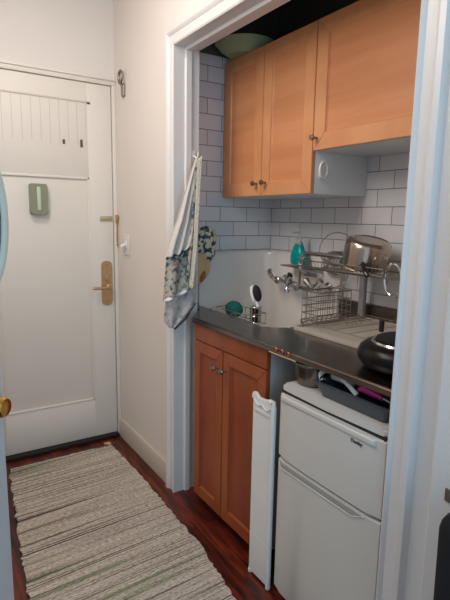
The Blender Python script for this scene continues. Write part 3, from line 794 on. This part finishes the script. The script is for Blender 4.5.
# ------------------------------------------------------------------ fridge
XF, fy0, fy1 = -.012, .828, 1.289; zf = .840; zs = .563
t = empty('mini_fridge', (.22, 1.06, 0), 'white two door compact fridge under the right end of the counter', 'fridge')
b = new(); box(b, XF+.062, .48, fy0+.002, fy1-.002, .022, zf-.024, .006); obj('body', b, M['fridge'], t)
b = new(); prism(b, [(.48, fy0), (.48, fy1)] + [(XF+.010+.022*(1-sin(radians(a)))*0 + .0, fy1) if False else (XF+.02-.014*cos(radians(a)), fy1-.02+.02*sin(radians(a))) for a in (90, 60, 30, 0)] + [(XF-.002, (fy0+fy1)/2)] + [(XF+.02-.014*cos(radians(a)), fy0+.02-.02*sin(radians(a))) for a in (0, 30, 60, 90)], 'z', zf-.022, zf)
bmesh.ops.bevel(b, geom=[e for e in b.edges if all(abs(v.co.z-zf) < 1e-5 for v in e.verts)], offset=.008, segments=3, affect='EDGES')
obj('top_cap', b, M['fridge'], t, angle=40)
b = new(); box(b, XF+.008, XF+.07, fy0+.005, fy1-.005, zf-.036, zf-.020); obj('top_gap', b, M['gasket'], t, smooth=False)
def fdoor(name, z0, z1_, lip):
    b = new(); cy = (fy0+fy1)/2; poly = []
    # gently bowed front, rounded vertical edges
    for k in range(13):
        y = fy1 - (fy1-fy0)*k/12; q = (y-cy)/((fy1-fy0)/2)
        x = XF - .004*(1-q*q) + (.006 if k in (0, 12) else 0); poly.append((x, y))
    poly += [(XF+.055, fy0), (XF+.055, fy1)]
    prism(b, poly, 'z', z0, z1_)
    bmesh.ops.bevel(b, geom=[e for e in b.edges if all(v.co.x < XF+.03 for v in e.verts) and (abs(e.verts[0].co.z-e.verts[1].co.z) < 1e-5)], offset=.005, segments=3, affect='EDGES')
    return obj(name, b, M['fridge'], t, angle=40)
fz = fdoor('freezer_door', zs+.004, zf-.034, True)
fd = fdoor('fridge_door', .035, zs-.004, True)
b = new(); box(b, XF+.016, XF+.06, fy0+.004, fy1-.004, zs-.006, zs+.006); obj('door_gap', b, M['gasket'], t, smooth=False)
# recessed grey pull strip along the fridge door top, tapering to the right
b = new(); prism(b, [(fy1-.018, zs-.012), (fy1-.03, zs-.030), (fy0+.10, zs-.030), (fy0+.055, zs-.012)], 'x', XF-.0052, XF+.02); obj('pull_strip', b, M['fridge_grey'], fd, label='grey recessed pull strip')
b = new(); tube(b, [(XF-.004, fy1-.014, zs-.010), (XF-.004, fy1-.028, zs-.033), (XF-.0055, (fy0+fy1)/2, zs-.033), (XF-.004, fy0+.098, zs-.033), (XF-.003, fy0+.052, zs-.011)], .0028, 6); obj('pull_lip', b, M['fridge'], fd)
b = new(); box(b, XF-.007, XF+.01, fy0+.030, fy1-.012, zf-.060, zf-.040, .004, 3); obj('pull_lip', b, M['fridge'], fz)
for y in (fy0+.04, fy1-.04):
    b = new(); lathe(b, [(.014, 0), (.014, .024)], (XF+.10, y, 0), seg=14); obj('foot', b, M['black'], t)
cu = bpy.data.curves.new('badge_text', 'FONT'); cu.body = 'Danby'; cu.size = .0165; cu.extrude = .0008; cu.align_x = 'CENTER'; cu.align_y = 'CENTER'; cu.space_character = 1.05
to = bpy.data.objects.new('badge_text', cu); COL.objects.link(to); bpy.context.view_layer.update()
me = bpy.data.meshes.new_from_object(to.evaluated_get(bpy.context.evaluated_depsgraph_get())); bpy.data.objects.remove(to)
b = new(); b.from_mesh(me)
RT = Matrix.Translation((XF-.0042, .925, .768)) @ Matrix(((0, 0, -1, 0), (-1, 0, 0, 0), (0, 1, 0, 0), (0, 0, 0, 1)))
for v in b.verts: v.co = RT @ v.co
obj('badge', b, M['badge'], fz, smooth=False, label='small dark maker badge')

# ------------------------------------------------------------------ on the fridge
t = empty('steel_tin', (.092, 1.231, zf), 'tapered grey metal container on the fridge top behind the dark bin', 'container')
b = new(); lathe(b, [(0, 0), (.056, 0), (.060, .004), (.070, .070), (.074, .074), (.074, .080), (.068, .080), (.056, .006), (0, .006)], (.092, 1.231, zf+.001), seg=40); obj('tin_body', b, M['steel'], t)
b = new(); tube(b, circle_pts((.092, 1.231, zf+.080), .0735, 'z', 40), .0028, 6, True); obj('rim', b, M['wire'], t)
t = empty('storage_bin', (.07, 1.0, zf), 'smoky dark grey open plastic bin on the fridge top', 'bin')
b = new()
def loop(x0, x1, y0, y1, z, r=.014): return [b.verts.new((p[0], p[1], z)) for p in rrect(x0, x1, y0, y1, r, 4)]
Ls = [loop(.026, .172, .862, 1.122, zf+.0015), loop(.008, .190, .842, 1.142, zf+.048), loop(.003, .195, .836, 1.148, zf+.048), loop(.003, .195, .836, 1.148, zf+.052), loop(.014, .184, .846, 1.138, zf+.052), loop(.030, .168, .865, 1.119, zf+.006)]
for a_, b_ in zip(Ls, Ls[1:]):
    for i in range(len(a_)): b.faces.new((a_[i], a_[(i+1) % len(a_)], b_[(i+1) % len(a_)], b_[i]))
b.faces.new(Ls[0]); b.faces.new(Ls[-1]); obj('bin_body', b, M['smoke'], t)
t = empty('hair_tool', (.09, 1.08, zf+.02), 'white corded hand tool with curved handle lying in the dark bin on the fridge', 'hand tool')
b = new(); tube(b, smooth_path([(.030, 1.125, .892), (.035, 1.138, .910), (.055, 1.130, .920), (.060, 1.09, .921), (.048, 1.05, .912), (.040, 1.01, .900), (.040, .985, .884)], 5), .008, 10)
obj('curved_handle', b, M['white_pl'], t)
b = new(); box(b, .062, .100, 1.03, 1.125, .890, .918, .008, 3); obj('head', b, M['white_pl'], t)
b = new(); tube(b, circle_pts((.026, 1.118, .898), .009, 'x', 16), .004, 6, True); obj('dark_ring', b, M['black'], t)
t = empty('razor', (.07, .93, zf+.02), 'bright magenta handled tool lying in the dark bin on the fridge', 'tool')
b = new(); tube(b, smooth_path([(.050, .985, .900), (.050, .965, .908), (.053, .94, .904), (.058, .90, .896)], 4), .010, 10, radii=[.007+.006*sin(k/12*pi) for k in range(13)]); obj('handle', b, M['pink'], t)
b = new(); tube(b, [(.058, .905, .897), (.062, .872, .892)], .005, 8); obj('tip', b, M['chrome'], t)

# ------------------------------------------------------------------ slim white panel beside the fridge
t = empty('slim_trolley', (0, 1.375, 0), 'tall slim white plastic panel standing in the gap between base cabinet and fridge', 'trolley')
b = new(); prism(b, [(1.437, .012), (1.437, .735), (1.446, .738), (1.446, .752), (1.440, .762), (1.425, .764), (1.405, .750), (1.37, .752), (1.330, .762), (1.316, .752), (1.310, .735), (1.310, .012)], 'x', -.019, -.006)
obj('front_panel', b, M['white_pl'], t, bevel=.002)
b = new(); tube(b, smooth_path([(-.018, 1.314, .010), (-.018, 1.314, .3), (-.018, 1.314, .72), (-.018, 1.319, .750), (-.018, 1.336, .758)], 5), .0085, 10); obj('edge_tube', b, M['white_pl'], t)
b = new(); tube(b, smooth_path([(-.021, 1.330, .730), (-.023, 1.350, .717), (-.023, 1.375, .730), (-.022, 1.40, .722), (-.023, 1.425, .738)], 5), .003, 6)
obj('clip', b, M['white_lam'], t)
b = new(); box(b, -.022, -.018, 1.335, 1.42, .690, .706, .002); obj('paper_tape', b, M['ceiling'], t)
for y in (1.432, 1.318):
    b = new(); lathe(b, [(0, 0), (.010, .002), (.010, .014), (0, .016)], (-.013, y, 0), seg=12); obj('foot', b, M['white_pl'], t)
for z in (.18, .36, .54):
    b = new(); box(b, -.0196, -.018, 1.325, 1.434, z, z+.002); obj('seam', b, M['white_lam'], t)

# ------------------------------------------------------------------ towels on the jamb hook
b = new(); tube(b, smooth_path([(.078, YJ-.0005, 1.70), (.078, 2.085, 1.695), (.078, 2.062, 1.685), (.078, 2.052, 1.695), (.078, 2.050, 1.71)], 4), .004, 8); box(b, .070, .092, YJ-.006, YJ-.0002, 1.665, 1.725, .002)
obj('towel_hook', b, M['white_pl'], label='small white hook on the far jamb holding the towels', cat='hook')
def interp(tab, v):
    for (a, *A), (c, *Cc) in zip(tab, tab[1:]):
        if v <= c: k = (v-a)/(c-a); return [p+(q-p)*k for p, q in zip(A, Cc)]
    return tab[-1][1:]
def cloth(name, rows, y0, m, parent, amp=.008, folds=3, nu=26, nv=40, skew=0, th=.003, label=None, ph=0):
    """rows: (v, xl, zl, xr, zr) outline from top to bottom"""
    b = new(); g = []
    for j in range(nv+1):
        v = j/nv; xl, zl, xr, zr = interp(rows, v); row = []
        for i in range(nu+1):
            u = i/nu; s = sin(u*folds*2*pi+ph+v*1.3)*amp*(.35+1.3*v) + sin(u*11+v*4)*.0012
            row.append(b.verts.new((xl+(xr-xl)*u, y0+s, zl+(zr-zl)*u+.003*sin(u*9+ph))))
        g.append(row)
    for j in range(nv):
        for i in range(nu): b.faces.new((g[j][i], g[j][i+1], g[j+1][i+1], g[j+1][i]))
    o = obj(name, b, m, parent, angle=80, label=label)
    s = o.modifiers.new('thick', 'SOLIDIFY'); s.thickness = th; s.offset = 0
    return o
tA = empty('dish_towel', (.0, 2.03, 1.23), 'white speckled dish towel hanging from the jamb hook, in front of the printed towel', 'towel')
cloth('cloth_body', [(0, .052, 1.675, .074, 1.675), (.12, .030, 1.62, .070, 1.63), (.35, -.005, 1.52, .062, 1.52), (.6, -.040, 1.40, .052, 1.40), (.8, -.076, 1.31, .044, 1.32), (.9, -.090, 1.262, .036, 1.285), (1, -.096, 1.222, .016, 1.268)], 2.028, M['cloth_speck'], tA, .008, 3)
cloth('hem', [(0, -.097, 1.228, .018, 1.272), (1, -.096, 1.218, .019, 1.264)], 2.026, M['hem_dark'], tA, .006, 2.5, nv=2)
cloth('printed_border', [(0, .058, 1.675, .078, 1.69), (.3, .048, 1.52, .070, 1.52), (.7, .036, 1.28, .060, 1.27), (1, .014, 1.085, .044, 1.075)], 2.016, M['cloth_strip'], tA, .002, 1, nu=8, label='beige speckled long edge')
cloth('dark_edge', [(0, .048, 1.66, .058, 1.67), (.3, .034, 1.52, .048, 1.52), (.7, .018, 1.28, .036, 1.28), (1, .002, 1.14, .016, 1.13)], 2.020, M['cloth_leaf'], tA, .002, 1, nu=5, label='dark printed stripe')
tB = empty('dish_towel', (.0, 2.06, .89), 'leaf printed dish towel hanging lowest from the jamb hook behind the white towel', 'towel')
cloth('cloth_body', [(0, .052, 1.65, .078, 1.65), (.4, .01, 1.40, .070, 1.40), (.65, -.080, 1.25, .062, 1.25), (.85, -.092, 1.12, .060, 1.13), (1, -.098, 1.025, .055, 1.083)], 2.050, M['cloth_leaf'], tB, .008, 2)
cloth('hem', [(0, -.099, 1.030, .055, 1.088), (1, -.099, 1.017, .054, 1.075)], 2.046, M['hem_white'], tB, .008, 2, nv=2, ph=1.3)
cloth('lower_corner', [(0, -.060, 1.16, .080, 1.16), (.3, -.080, 1.06, .082, 1.06), (.62, -.088, .965, .074, .985), (.8, -.090, .925, .035, .940), (1, -.060, .888, -.035, .888)], 2.066, M['cloth_grey'], tB, .005, 2, label='pale grey corner with orange spots')
cloth('corner_hem', [(0, .070, .995, .080, 1.000), (.5, .022, .930, .030, .925), (1, -.040, .884, -.034, .878)], 2.064, M['hem_dark'], tB, .001, 1, nu=3)

# oven mitt further back
tM = empty('oven_mitt', (.17, 2.18, 1.07), 'teal floral and tan oven mitt hanging behind the towels beside the splashback', 'oven mitt')
b = new(); ell(b, (0, 0, 0), (.066, .028, .082), Matrix.Translation((.182, 2.165, 1.292)) @ Matrix.Rotation(radians(28), 4, 'Y')); ell(b, (0, 0, 0), (.040, .024, .052), Matrix.Translation((.206, 2.165, 1.240)))
obj('floral_cuff', b, M['mitt_floral'], tM, label='teal flowers on cream')
b = new(); ell(b, (0, 0, 0), (.046, .024, .090), Matrix.Translation((.150, 2.160, 1.160)) @ Matrix.Rotation(radians(8), 4, 'Y')); ell(b, (0, 0, 0), (.020, .020, .055), Matrix.Translation((.190, 2.158, 1.155)) @ Matrix.Rotation(radians(12), 4, 'Y'))
obj('mitt_body', b, M['mitt_tan'], tM, label='plain tan cotton')
b = new(); ell(b, (0, 0, 0), (.014, .010, .030), Matrix.Translation((.160, 2.139, 1.118)) @ Matrix.Rotation(radians(20), 4, 'Y')); obj('lining', b, M['mitt_in'], tM)
b = new(); tube(b, smooth_path([(.150, 2.165, 1.34), (.125, 2.13, 1.46), (.108, 2.095, 1.60), (.087, 2.068, 1.675), (.078, 2.060, 1.688)], 5), .0022, 6); obj('hanging_loop', b, M['hem_white'], tM)

# ------------------------------------------------------------------ dark bag and latch at the near right
t = empty('black_bag', (-.13, .40, 0), 'soft black bag standing on the floor at the lower right edge', 'bag')
b = new(); s0 = len(b.verts); box(b, -.205, -.055, .25, .545, 0.001, .83, .05, 4)
for v in b.verts:
    k = v.co.z/.6; v.co.y -= .05*k*k*0; v.co.x += .012*sin(v.co.z*14)
obj('bag_body', b, M['black_soft'], t, angle=60)
b = new(); tube(b, smooth_path([(-.13, .30, .81), (-.13, .34, .90), (-.13, .42, .90), (-.13, .47, .81)], 5), .010, 8); obj('handle', b, M['black_soft'], t)
t = empty('door_strike', (-.042, .61, .752), 'small tarnished metal strike plate on the near doorway trim', 'strike plate')
b = new(); box(b, -.0435, -.0402, .600, .622, .752, .785, .001); obj('plate', b, M['knob'], t)

# ------------------------------------------------------------------ camera
f, yaw, pit, rol = 489.703, radians(32.738), radians(9.489), radians(-.993)
F = Vector((sin(yaw)*cos(pit), cos(yaw)*cos(pit), -sin(pit))); R = Vector((cos(yaw), -sin(yaw), 0)); U = R.cross(F)
R2 = R*cos(rol) - U*sin(rol); U2 = R*sin(rol) + U*cos(rol)
cam = bpy.data.cameras.new('camera'); co = bpy.data.objects.new('camera', cam); COL.objects.link(co)
cam.sensor_fit = 'VERTICAL'; cam.sensor_height = 36; cam.sensor_width = 27; cam.lens = f/600*36; cam.clip_start = .02
co.matrix_world = Matrix(((R2.x, U2.x, -F.x, -1.079), (R2.y, U2.y, -F.y, 0), (R2.z, U2.z, -F.z, 1.412), (0, 0, 0, 1)))
S.camera = co

# ------------------------------------------------------------------ light
w = bpy.data.worlds.new('world'); S.world = w; w.use_nodes = True
bg = w.node_tree.nodes['Background']; bg.inputs[0].default_value = (.74, .87, 1.0, 1); bg.inputs[1].default_value = .78
def area(name, loc, target, size, size_y, power, col):
    l = bpy.data.lights.new(name, 'AREA'); l.shape = 'RECTANGLE'; l.size = size; l.size_y = size_y; l.energy = power; l.color = col
    o = bpy.data.objects.new(name, l); COL.objects.link(o); o.location = loc
    o.rotation_euler = (Vector(target)-Vector(loc)).to_track_quat('-Z', 'Y').to_euler(); return o
area('window_daylight', (-.80, -1.1, 1.75), (-.35, .8, 1.35), .9, 1.2, 17, (.30, .70, 1.0))
area('alcove_fill_light', (-1.2, 1.45, 2.35), (.7, 1.65, 1.3), .6, .6, 13, (1.0, .92, .83))  # unseen fill light, added to brighten the alcove and cabinets
area('hall_ceiling_lamp', (-.80, 1.9, 2.72), (-.70, 2.0, 0), .35, .35, 11, (1.0, .91, .85))
